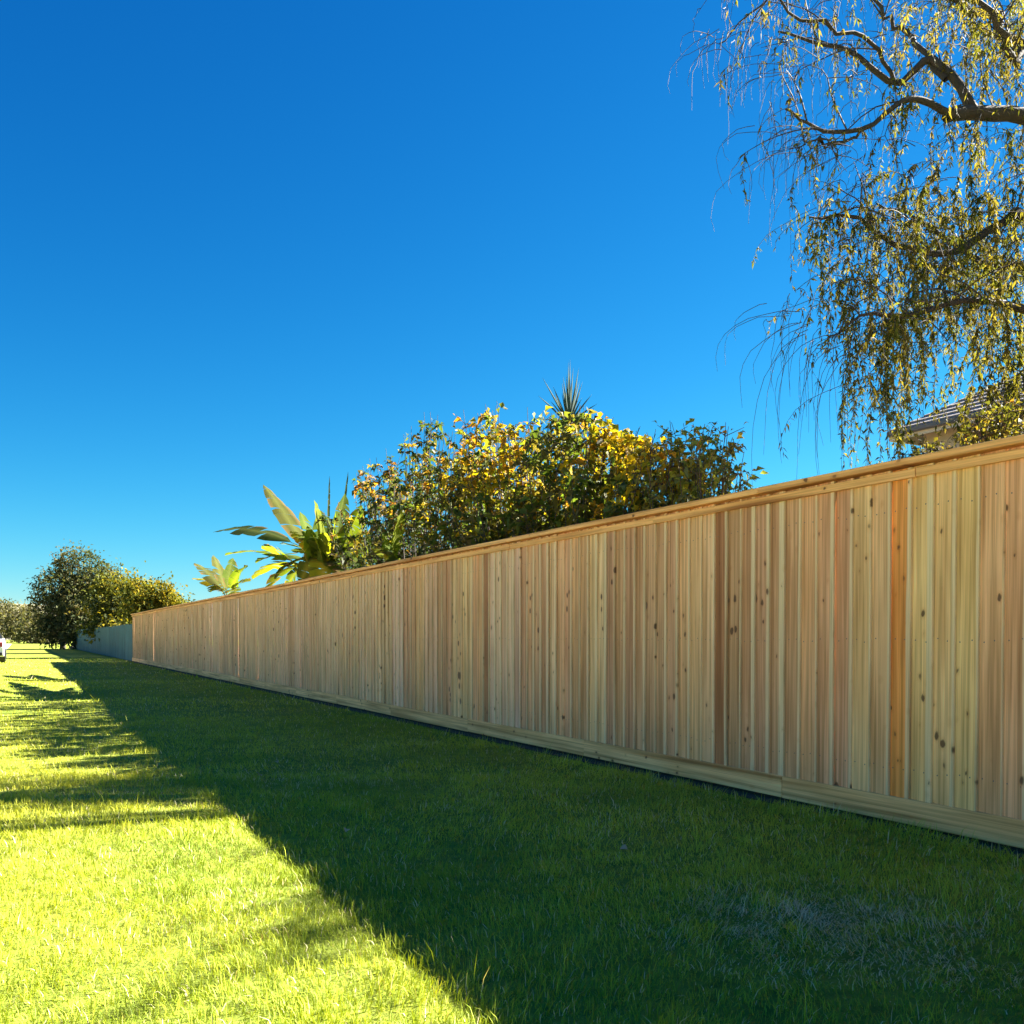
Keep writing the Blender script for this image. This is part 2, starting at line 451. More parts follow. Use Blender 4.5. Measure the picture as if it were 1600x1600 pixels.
def build_fence():
    fence = empty('cedar_fence', FO, FENCE_RZ)
    tag(fence, 'new pale cedar privacy fence of upright boards with cap and kick board', 'fence')
    PITCH, WID, TK = 0.1405, 0.150, 0.017
    def picket(h):
        bm = bmesh.new(); bm_box(bm, -WID / 2, WID / 2, -TK / 2, TK / 2, 0, h, bev=0.0022)
        return bm_mesh('board', bm)
    variants = [picket(1.8405 + 0.0008 * k) for k in range(4)]
    for v in variants: v.materials.append(M_board)
    rr = random.Random(5)
    s = -0.95; n = 0
    nail = bmesh.new()
    while s < 41.3:
        px = fence_x_of_s(s)
        tone, sap = board_tone(px)
        j = rr.uniform(0.90, 1.08)
        warm = rr.uniform(-0.03, 0.03)
        o = bpy.data.objects.new('board', rr.choice(variants)); col.objects.link(o)
        o.parent = fence
        o.location = (s, rr.uniform(0.0, 0.004), 0.166)
        o.rotation_euler = (rr.uniform(-.0012, .0012), rr.uniform(-.0016, .0016), R(-6.3 + rr.uniform(-1.2, 1.2)))
        k = 1.5 * j
        k = min(k, 0.87 / tone[0])
        o.color = (tone[0] * k, tone[1] * k * (1 + warm), tone[2] * k * (1 - warm), max(0.0, min(1, sap * .8 + rr.uniform(-.35, .2))))
        for z in (0.33, 1.05, 1.78):
            for q in (-0.035, 0.035):
                a = s + q + rr.uniform(-.008, .008)
                yy = 0.0128 - q * math.tan(R(5)) ; zz = z + rr.uniform(-.012, .012)
                ring = [nail.verts.new((a + 0.0042 * math.cos(t * 1.0472), yy, zz + 0.0042 * math.sin(t * 1.0472))) for t in range(6)]
                nail.faces.new(ring)
        s += PITCH; n += 1
    end = s - PITCH / 2
    # the fence runs on past the frame
    bm = bmesh.new()
    for q in range(52):
        xx = -0.95 - PITCH * (q + 1)
        bm_box(bm, xx - WID / 2, xx + WID / 2, -TK / 2 + .012 * (q % 2), TK / 2 + .012 * (q % 2), 0.172, 2.007)
    o = link('boards_beyond', bm_mesh('boards_beyond', bm), M_board, fence); o.color = (.7, .42, .2, 0); o['kind'] = 'stuff'
    o = link('nail_heads', bm_mesh('nail_heads', nail), simple_mat('nail_steel', (0.16, 0.13, 0.11), 0.5, metallic=0.6), fence)
    o['kind'] = 'stuff'
    # kick boards, trim and cap: lengths butted over the posts
    rt = random.Random(9)
    def runs(name, y0, y1, z0, z1, tone, first, length, bev):
        a = -8.2
        b = first - 3 * length
        while b < a + .1: b += length
        while a < end:
            b2 = min(b, end + 0.03)
            L = b2 - a
            if L > 0.05:
                me = box_mesh(name, 0.0012, L - 0.0012, y0, y1, z0, z1, bev=bev)
                me.materials.append(M_trim)
                p = bpy.data.objects.new(name, me); col.objects.link(p); p.parent = fence
                p.location = (a, rt.uniform(-.002, .002), rt.uniform(-.003, .003) if name == 'kick_board' else 0)
                p.rotation_euler = (0, rt.uniform(-.0006, .0006), rt.uniform(-.0008, .0008))
                k = rt.uniform(.88, 1.06); t = srgb(*tone)
                k = min(1.6 * k, 0.84 / t[0])
                p.color = (t[0] * k, t[1] * .84 * k, t[2] * .70 * k, 0)
            a = b2; b += length
    runs('kick_board', -0.012, 0.026, 0.030, 0.170, (206, 172, 124), 1.65, 2.44, 0.003)
    runs('trim_board', 0.0165, 0.0355, 1.944, 1.991, (206, 166, 112), 0.62, 2.44, 0.002)
    runs('cap_board', -0.068, 0.074, 2.010, 2.050, (204, 162, 108), 1.84, 3.66, 0.004)
    for z0, z1 in ((1.925, 2.0095), (0.135, 0.225)):  # unseen rails added behind the boards to stop sun leaking through top and bottom gaps
        runs('rail', -0.060, -0.0185, z0, z1, (190, 150, 100), 2.44, 4.88, 0.002)
    return end

FENCE_END = build_fence()

def build_old_fence():
    f = empty('weathered_fence', FO + FA * (FENCE_END + 0.06), FENCE_RZ)
    tag(f, 'older blue-grey weathered board fence continuing past the new cedar fence', 'fence')
    bm = bmesh.new(); s = 0; rr = random.Random(3); posts = []
    while s < 50:
        h = 1.62 + rr.uniform(-.03, .03)
        bm_box(bm, s, s + 0.136, rr.uniform(-.012, -.004), rr.uniform(.006, .014), 0.02, h)
        s += 0.14
    o = link('weathered_boards', bm_mesh('weathered_boards', bm), M_old, f); o['kind'] = 'stuff'
    pm = box_mesh('post', -0.06, 0.06, -0.14, -0.052, -0.1, 1.6, bev=0.005); pm.materials.append(M_old)
    for k in range(21):
        p = bpy.data.objects.new('post', pm); col.objects.link(p); p.parent = f; p.location = (0.3 + k * 2.44, 0, 0)
    link('rail', box_mesh('rail', 0, 50, -0.05, -0.014, 1.4, 1.5), M_old, f)

build_old_fence()

# ------------------------------------------------------------------ grass
def build_grass():
    parts = []
    def zone(y0, y1, dens, kind, wmul):
        # area of lawn the view can take in, with a margin for a step to either side
        W = lambda y: 0.62 * y + 1.5
        xmin, xmax = -W(y1), W(y1)
        n = int(dens * (xmax - xmin) * (y1 - y0))
        x = rng.uniform(xmin, xmax, n); y = rng.uniform(y0, y1, n)
        d = (FO.x - x) * FN.x + (FO.y - y) * FN.y       # metres in front of the fence
        s = (x - FO.x) * FA.x + (y - FO.y) * FA.y
        edge = np.where(s < 1.6, 0.03, 0.125) + vnoise(s + 40, s * 0 + 3, 0.35, 12) * 0.10
        ok = (np.abs(x) < W(y)) & (d > edge) & (d < 5.24)
        # thin patches
        thin = vnoise(x + 80, y + 80, 0.22, 31)
        ok &= rng.random(n) < (0.40 + 0.8 * thin)
        x, y, d, s = x[ok], y[ok], d[ok], s[ok]; n = len(x)
        big = vnoise(x + 60, y + 60, 1.3, 21); med = vnoise(x + 60, y + 60, 0.33, 22); sm = vnoise(x + 60, y + 60, 0.09, 23)
        h = (0.013 + 0.018 * med + 0.030 * sm) * rng.uniform(0.5, 1.4, n)
        # tufts the mower missed
        tuft = np.clip(vnoise(x + 11, y + 17, 0.28, 41) - 0.80, 0, 1) * 5
        h *= 1 + 0.9 * tuft
        h = np.where(rng.random(n) < 0.012, h * 2.2, h)
        h = np.where(d < 0.30, h * 1.7, h)
        lean_a = 6.283 * (vnoise(x + 30, y + 30, 0.45, 51) * 1.6) + rng.normal(0, 1.5, n)
        lean = np.abs(rng.normal(0.75, 0.45, n))
        # flattened, half-dry patch on the shaded side
        dry = np.clip(1.25 - np.hypot((x - 1.25) / 0.72, (y - 3.5) / 0.62), 0, 1) * np.clip(vnoise(x + 7, y + 9, 0.16, 61) * 2.4 - 0.55, 0, 1)
        lean = lean + dry * 0.7
        w = rng.uniform(0.0022, 0.0042, n) * wmul
        # colours
        g0 = np.array([0.22, 0.30, 0.026]); g1 = np.array([0.46, 0.52, 0.045]); yel = np.array([0.60, 0.58, 0.065]); straw = np.array([0.72, 0.62, 0.38])
        t = np.clip(big * 0.5 + sm * 0.55 - 0.12 + rng.normal(0.0, 0.25, n), 0, 1)[:, None]
        c = g0 * (1 - t) + g1 * t
        t2 = np.clip(vnoise(x + 20, y + 90, 2.3, 71) * 1.3 - 0.45 + rng.normal(0, 0.18, n), 0, 0.8)[:, None]
        c = c * (1 - t2) + yel * t2
        dk = np.clip(vnoise(x + 33, y + 12, 0.7, 81) * 2.4 - 1.35, 0, 1)[:, None]
        c = c * (1 - 0.45 * dk * np.array([1.0, 0.75, 0.6]))
        isst = rng.random(n) < (0.05 + 0.10 * np.clip(vnoise(x + 3, y + 2, 0.5, 83) * 3 - 1.8, 0, 1) + 0.85 * dry)
        c[isst] = straw * rng.uniform(0.6, 1.15, (isst.sum(), 1))
        lit = np.clip((d - 3.0) / 1.2, 0, 1)
        dirx, diry = np.cos(lean_a), np.sin(lean_a)
        yaw = rng.uniform(0, 6.283, n); sx, sy = np.cos(yaw), np.sin(yaw)
        z = ground_z(x, y) - 0.003
        P = np.stack([x, y, z], 1)
        S = np.stack([sx, sy, np.zeros(n)], 1) * (w / 2)[:, None]
        Ld = np.stack([dirx, diry, np.zeros(n)], 1)
        up = np.array([0, 0, 1.0])
        ll = np.minimum(lean, 1.35)[:, None]
        mid = P + up * (h * 0.55)[:, None] * np.cos(ll * 0.6) + Ld * (h * 0.55)[:, None] * np.sin(ll * 0.6)
        tip = mid + up * (h * 0.5)[:, None] * np.cos(ll * 1.35) + Ld * (h * 0.5)[:, None] * np.sin(ll * 1.35)
        if kind == 3:
            V = np.stack([P - S, P + S, mid - S * .8, mid + S * .8, tip], 1).reshape(-1, 3)
            b = np.arange(n)[:, None] * 5
            F = np.concatenate([b + np.array([[0, 1, 3]]), b + np.array([[0, 3, 2]]), b + np.array([[2, 3, 4]])])
            C = np.repeat(c, 5, 0)
        else:
            V = np.stack([P - S, P + S, tip], 1).reshape(-1, 3)
            F = np.arange(3 * n).reshape(-1, 3)
            C = np.repeat(c, 3, 0)
        parts.append((V, F, C))
    zone(1.6, 4.5, 9500, 3, 0.9)
    zone(4.5, 7.5, 5200, 3, 1.15)
    zone(7.5, 13, 2000, 1, 2.1)
    zone(13, 24, 420, 1, 4.0)
    zone(24, 48, 90, 1, 8.0)
    off = 0; Vs = []; Fs = []; Cs = []
    for V, F, C in parts:
        Vs.append(V); Fs.append(F + off); Cs.append(C); off += len(V)
    o = link('grass', np_mesh('grass', np.concatenate(Vs), np.concatenate(Fs), np.concatenate(Cs)), M_grass)
    tag(o, 'short mown green grass covering the lawn', 'grass', kind='stuff')
    print('grass tris', sum(len(f) for f in Fs))

build_grass()

# ------------------------------------------------------------------ shrubs behind the fence
def behind(px, off):
    """depth at which the view through photo column px meets the line off metres behind the fence"""
    u = (px - 800) / FPX
    o = FO + FN * off
    # o.x + FA.x s = u (o.y + FA.y s)
    sv_ = (u * o.y - o.x) / (FA.x - u * FA.y)
    return o.y + FA.y * sv_

def shrub(name, label, off, outline, colours, leaf, nsh, depth=0.9, yellow=None, seed=1, spiky=0.3, group=None, per=13):
    """many-stemmed shrub: shoots rise from a clump of stems and fill the outline's height at each place along it"""
    r = np.random.default_rng(seed)
    xs = np.array([p[0] for p in outline]); ys = np.array([p[1] for p in outline])
    # local frame: x along the fence towards the camera, y into the garden
    Ds = np.array([behind(x, off) for x in xs])
    wx = (xs - 800) / FPX * Ds
    X = (wx - FO.x) * -FA.x + (Ds - FO.y) * -FA.y; Z = CAMZ + (HOR - ys) / FPX * Ds
    cx = (X[0] + X[-1]) / 2
    D = 0.0
    org = FO - FA * cx + FN * off
    root = empty(name, (org.x, org.y, 0.16), math.atan2(-FA.y, -FA.x))
    tag(root, label, 'shrub', group)
    st = Tubes(4); lv = Leaves()
    span = X[-1] - X[0]
    for k in range(nsh):
        tx = r.uniform(X[0], X[-1]); top = np.interp(tx, X, Z)
        peak = k < 3 * (len(X) - 2)
        if peak:
            tx = X[1 + k % (len(X) - 2)] + r.normal(0, .02); top = np.interp(tx, X, Z)
        dy = np.clip(r.normal(0, 0.5), -1, 1.2) * depth
        if peak: dy *= .35
        frac = r.uniform(0.93, 1.0) if k % 3 == 0 or peak else r.uniform(0.28, 0.84)
        fall = 1 - 0.22 * (dy / depth) ** 2
        tz = max(0.9, top * frac * fall)
        bx = cx + (tx - cx) * r.uniform(0.25, 0.7); by = dy * 0.35
        if tz < 1.6: bx = tx
        p0 = np.array([bx, D + by, 0.1]); p3 = np.array([tx, D + dy, tz])
        p1 = p0 + np.array([(tx - bx) * .25, (dy - by) * .2, tz * 0.4]); p2 = p0 + np.array([(tx - bx) * .7, (dy - by) * .7, tz * 0.74])
        path = smooth_path([p0, p1, p2, p3], 12) + np.concatenate([np.zeros((1, 3)), r.normal(0, 0.012, (11, 3))])
        st.add(path - np.array([cx, D, 0.16]), 0.012, 0.003)
        # side twigs with leaves through the upper part of the shoot
        for q in range(per):
            f = r.uniform(0.42, 1.0) ** 0.75
            pt = path[min(11, int(f * 11))]
            a = r.uniform(0, 6.283); ln = r.uniform(0.05, 0.26) * (1.1 - spiky * f)
            dv = unit(np.array([math.cos(a), math.sin(a) * 0.9, r.uniform(-0.1, 0.9)]))
            m = r.integers(3, 7)
            u = np.linspace(0.25, 1.0, m)[:, None]
            pp = pt + dv * ln * u + r.normal(0, 0.015, (m, 3))
            dd = unit(dv + r.normal(0, 0.75, (m, 3)) + np.array([0, 0, 0.15]))
            nn = unit(r.normal(0, 0.6, (m, 3)) + np.array([0, 0, 1.0]))
            L = leaf * r.uniform(0.45, 1.3, m) * r.uniform(.8, 1.2)
            W = L * r.uniform(0.42, 0.62, m)
            base = np.array(colours[r.integers(len(colours))])
            c = base * r.uniform(0.7, 1.3, (m, 1))
            if yellow is not None:
                yv, amount = yellow
                cl = float(vnoise(pt[0] + 20, pt[2] + dy + 20, 0.42, seed + 5))
                hf = np.clip((pt[2] - 0.62 * top) / (0.38 * top), 0, 1)
                if r.random() < amount * np.clip(cl * 2.2 - 0.55, 0, 1) * (0.06 + 1.2 * hf ** 1.4):
                    c = np.array(yv[r.integers(len(yv))]) * r.uniform(0.75, 1.2, (m, 1))
            lv.add(pp - np.array([cx, D, 0.16]), dd, nn, L, W, c)
            if ln > 0.12: st.add(np.array([pt, pt + dv * ln]) - np.array([cx, D, 0.16]), 0.004, 0.002)
    st.build('stem', M_twig, root, 'stuff')
    lv.build('foliage', M_leaf, root, droop=.38, fold=.24)
    return root

G_SHRUB = 'shrubs behind the cedar fence'
DARK = [(0.04, 0.072, 0.025), (0.055, 0.09, 0.028), (0.07, 0.09, 0.033), (0.08, 0.075, 0.033)]
MID = [(0.07, 0.11, 0.025), (0.11, 0.135, 0.03), (0.12, 0.11, 0.035), (0.06, 0.095, 0.022), (0.14, 0.12, 0.04)]
YEL = [(0.40, 0.29, 0.015), (0.35, 0.25, 0.015), (0.30, 0.28, 0.03), (0.33, 0.18, 0.025), (0.20, 0.21, 0.03)]
ORG = [(0.30, 0.20, 0.03), (0.25, 0.21, 0.04), (0.26, 0.13, 0.03)]

shrub('leafy_shrub', 'tall dark green shrub with upright spiky shoots beside the banana plants', 1.25,
      [(553, 800), (566, 735), (580, 740), (592, 695), (606, 748), (622, 742), (640, 668), (652, 730), (668, 640), (684, 652), (700, 705), (722, 655), (744, 700), (770, 740), (790, 790)],
      DARK, 0.105, 340, 0.8, (ORG, 0.7), seed=11, spiky=0.7)
shrub('yellowing_shrub', 'broad shrub turning golden yellow at the top, behind middle of cedar fence', 1.35,
      [(690, 770), (712, 720), (742, 700), (752, 630), (774, 612), (792, 668), (806, 680), (828, 632), (846, 655), (870, 640), (900, 628), (930, 640), (956, 645), (985, 655), (1010, 662), (1045, 672), (1085, 690), (1105, 740)],
      MID, 0.125, 380, 0.85, (YEL, 2.1), seed=12, spiky=0.25, per=14)
shrub('airy_shrub', 'lighter looser green shrub with small leaves at the right of the golden shrub', 1.2,
      [(1005, 740), (1030, 672), (1052, 655), (1075, 660), (1092, 668), (1112, 662), (1132, 650), (1142, 690), (1152, 720), (1162, 765)],
      [(0.17, 0.21, 0.055), (0.22, 0.24, 0.06), (0.15, 0.17, 0.06), (0.27, 0.23, 0.06)], 0.085, 100, 0.6, (YEL, 1.4), seed=13, spiky=0.4, per=11)
shrub('olive_shrub', 'olive green shrub in front of the house under the weeping tree', 2.6,
      [(1405, 740), (1418, 700), (1440, 672), (1470, 668), (1500, 655), (1540, 625), (1580, 600), (1640, 580), (1700, 640), (1740, 700)],
      [(0.09, 0.10, 0.025), (0.13, 0.12, 0.03), (0.06, 0.07, 0.02), (0.16, 0.14, 0.05)], 0.065, 220, 0.6, (ORG, 0.5), seed=14, spiky=0.3, per=12)

def spiky_palm():
    D = 13.0
    b = at(888, 662, D)
    root = empty('spiky_yucca', (b.x, D, 0.16))
    tag(root, 'dark blue-green yucca with stiff sword leaves rising above the golden shrub', 'yucca')
    tb = Tubes(8); H = b.z - 0.16
    tb.add([(0, 0, -0.05), (0.03, 0, H * .4), (-0.02, 0.02, H * .8), (0, 0, H)], 0.09, 0.07)
    tb.build('trunk', M_bark, root)
    r = random.Random(8)
    spread = [(-1.25, .5), (-.75, .8), (-.45, 1.0), (-.22, 1.12), (-.03, 1.2), (.12, 1.05), (.35, 1.12), (.55, .8), (.95, .7), (1.3, .45)]
    m = simple_mat('yucca_leaf', (0.04, 0.075, 0.06), 0.95, 0.25, 6)
    for i, (a, ln) in enumerate(spread * 4):
        tilt = a * 0.78 + r.uniform(-.16, .16); back = r.uniform(-.5, .5) if i >= len(spread) else r.uniform(-.15, .15)
        L = (0.66 if i < len(spread) else r.uniform(.3, .62)) * ln + 0.10
        d = Vector((math.sin(tilt), back, math.cos(tilt))).normalized()
        side = d.cross(Vector((0, 1, 0.3))).normalized() * 0.015
        bmx = bmesh.new(); prev = None
        for q in range(5):
            t = q / 4; c = Vector((0, 0, H - .04)) + d * L * t + Vector((0, 0, -0.10 * t * t * abs(tilt)))
            w = side * (0.7 + 0.9 * t - 1.58 * t * t)
            row = [bmx.verts.new(c - w), bmx.verts.new(c + Vector((0, -0.012, 0))), bmx.verts.new(c + w)]
            if prev:
                for e in range(2): bmx.faces.new((prev[e], prev[e + 1], row[e + 1], row[e]))
            prev = row
        link('leaf', bm_mesh('leaf', bmx), m, root)
spiky_palm()

# ------------------------------------------------------------------ banana plants
def banana_leaf(root, p0, p1, arch, width, tone, twist=0.0, seed=0, back=(0.11, 0.15, 0.03), stalk=0.18):
    """one paddle leaf: grooved midrib, drooping halves, frayed margin"""
    r = np.random.default_rng(seed)
    p0 = np.array(p0); p1 = np.array(p1)
    n = 15
    t = np.linspace(0, 1, n)[:, None]
    mid = p0 * (1 - t) + p1 * t + np.array([0, 0, 1.0]) * arch * 4 * t * (1 - t)
    tan = unit(np.gradient(mid, axis=0))
    side = np.cross(tan, np.array([[math.sin(twist), -math.cos(twist) * 0.6, 0.75]])); side = unit(side)
    nor = np.cross(side, tan)
    tt = t[:, 0]
    u = np.clip((tt - stalk) / (1 - stalk), 0, 1)
    prof = np.where(tt < stalk, 0.04, np.sin(np.pi * np.clip(u, 0, 1) ** 0.75) ** 0.6 * (1 - 0.15 * u) + 0.03)
    prof[-1] = 0.02
    base = np.array(tone); V = []; F = []; cols = []
    down = np.array([0, 0, -1.0])
    for sgn in (-1, 1):
        i = 0
        while i < n - 1:                       # the blade splits into strips along its veins
            ln_ = int(r.integers(1, 4)); j = min(n - 1, i + ln_)
            sag = r.uniform(0.05, 0.45); cut = r.uniform(0.86, 1.05); b0 = len(V)
            brown = r.random() < 0.3
            for q in range(i, j + 1):
                w = width / 2 * prof[q]
                e = 0.0 if i == 0 or j == n - 1 else (0.06 if q == i else (-0.06 if q == j else 0)) * (mid[min(q + 1, n - 1)] - mid[max(q - 1, 0)])
                rib = 0.006 * ((q % 2) * 2 - 1)
                for t_, k_ in ((0, 0), (.5, .35), (1.0, 1.0)):
                    V.append(mid[q] + side[q] * sgn * w * t_ * (cut if t_ == 1 else 1) + nor[q] * (0.16 * w * t_ + rib * t_) + down * sag * w * k_ + e * t_)
                    c = base * r.uniform(0.88, 1.12)
                    if t_ == 0: c = base * .6 + np.array([0.08, 0.09, 0.025])
                    if t_ == 1 and brown: c = np.array([0.20, 0.14, 0.06])
                    cols.append(c)
            for q in range(j - i):
                a_ = b0 + q * 3
                for e_ in range(2):
                    f = (a_ + e_, a_ + e_ + 1, a_ + e_ + 4, a_ + e_ + 3)
                    F.append(f if sgn > 0 else f[::-1])
            i = j
    V = np.array(V); F = np.array(F)
    o = link('leaf', np_mesh('leaf', V, F, np.array(cols), smooth=False), M_banana, root)
    return o

def banana(name, label, bx, D, leaves, seed, trunk_h=None, lean=0.0, group=None):
    b = at(bx, 900, D)
    root = empty(name, (b.x, D, 0.16)); tag(root, label, 'banana plant', group)
    org = np.array([b.x, D, 0.16])
    tb = Tubes(10); h = trunk_h
    tb.add(smooth_path([(0, 0, -.05), (lean * .3, 0, h * .4), (lean * .8, 0, h * .8), (lean, 0, h)], 8), np.array([.13, .125, .12, .11, .1, .09, .075, .055]), None)
    tb.build('trunk', simple_mat('banana_trunk_' + name, (0.12, 0.12, 0.05), 0.6, 0.5, 5), root)
    rr_ = random.Random(seed)
    if seed == 1:
        leaves = list(leaves)
        for q in range(16):
            a_ = rr_.uniform(-1.25, 1.15); ln_ = rr_.uniform(60, 105)
            x0_ = 505 + rr_.uniform(-35, 60)
            leaves.append((x0_, 895, x0_ + ln_ * math.sin(a_), 895 - ln_ * math.cos(a_) * .95, 0, rr_.uniform(-.7, .5), .04 + .12 * abs(a_), .40, rr_.choice((LG, YG, YG, LG, DG)), rr_.uniform(.2, 1.2)))
    for q, (x0, y0, x1, y1, dd0, dd1, arch, w, tone, tw) in enumerate(leaves):
        p0 = np.array(at(x0, y0, D + dd0)) - org; p1 = np.array(at(x1, y1, max(D + dd1, behind(x1, 0.38)))) - org
        banana_leaf(root, p0, p1, arch, w * (1.28 if w > .1 else 1), tone, tw, seed * 50 + q)
    return root

LG = (0.085, 0.13, 0.02); YG = (0.17, 0.20, 0.02); DG = (0.04, 0.065, 0.02); PG = (0.085, 0.09, 0.025)
G_BAN = 'banana plants behind the cedar fence'
banana('banana_plant', 'large banana plant with broad arching leaves beside the dark shrub', 492, 18.6, [
    (494, 880, 413, 758, 0, -.3, 0.05, .42, PG, 0.5), (484, 862, 334, 832, 0, -.2, 0.24, .46, DG, 0.0), (480, 888, 352, 868, 0, -.7, 0.22, .44, LG, 0.3),
    (507, 872, 492, 782, 0, -.2, 0.02, .46, YG, 1.2), (520, 880, 540, 772, 0, .1, 0.03, .40, LG, 0.9), (526, 885, 566, 790, 0, -.3, 0.06, .42, LG, 0.6),
    (500, 880, 470, 800, 0, .5, 0.05, .40, LG, 1.0), (512, 872, 516, 745, 0, .3, 0.0, .06, DG, 0.5), (528, 872, 545, 738, .1, .4, 0.0, .07, DG, 0.5),
    (497, 880, 430, 905, 0, -.6, 0.24, .44, DG, 0.1), (515, 882, 560, 880, 0, -.7, 0.26, .40, LG, 0.2), (505, 880, 470, 912, 0, -.9, 0.22, .40, DG, 0.1),
    (508, 884, 528, 905, 0, -.8, 0.2, .38, DG, 0.0), (490, 884, 400, 880, 0, .9, 0.2, .42, LG, 0.2), (520, 882, 590, 850, 0, .8, 0.2, .4, DG, 0.2),
    (500, 880, 455, 830, 0, -.6, 0.1, .46, YG, 0.8), (495, 890, 415, 925, 0, -.9, .3, .5, LG, .1), (505, 890, 445, 925, .3, -1.2, .3, .5, DG, .2), (515, 890, 500, 925, 0, -1.1, .3, .5, LG, .1),
    (520, 890, 550, 915, 0, -1.0, .3, .5, DG, .2), (520, 884, 575, 830, 0, -.5, .08, .45, LG, .5), (505, 884, 440, 850, 0, .4, .12, .46, LG, .6), (515, 884, 525, 800, 0, -.5, .02, .4, LG, 1.1), (490, 890, 395, 905, 0, -.3, .25, .46, YG, .3)], 1, 2.35)
banana('banana_plant', 'small yellow-green banana plant nearest the weathered fence', 352, 24.6, [
    (352, 930, 305, 880, 0, -.2, 0.12, .42, PG, 0.4), (352, 930, 302, 905, 0, -.4, 0.16, .4, YG, 0.2), (354, 930, 335, 868, 0, 0, 0.06, .42, PG, 0.9),
    (356, 930, 388, 885, 0, -.3, 0.14, .4, LG, 0.3), (356, 932, 392, 908, 0, -.5, 0.14, .4, YG, 0.2), (352, 930, 330, 925, 0, -.7, 0.18, .4, DG, 0.1), (354, 930, 365, 872, 0, .4, 0.05, .4, LG, .9),
    (354, 930, 372, 932, 0, -.7, .16, .38, LG, .1)], 2, 1.75)
banana('banana_plant', 'slim young banana plant with narrow upright leaves against the dark shrub', 612, 14.2, [
    (612, 880, 628, 796, 0, -.1, 0.02, .26, YG, 0.9), (611, 880, 598, 835, 0, -.2, 0.04, .26, LG, 0.7), (614, 882, 640, 850, 0, -.3, 0.1, .28, LG, 0.3),
    (611, 884, 585, 858, 0, -.3, 0.1, .28, YG, 0.3), (612, 884, 606, 868, 0, -.5, 0.12, .28, DG, 0.1)], 3, 1.95)

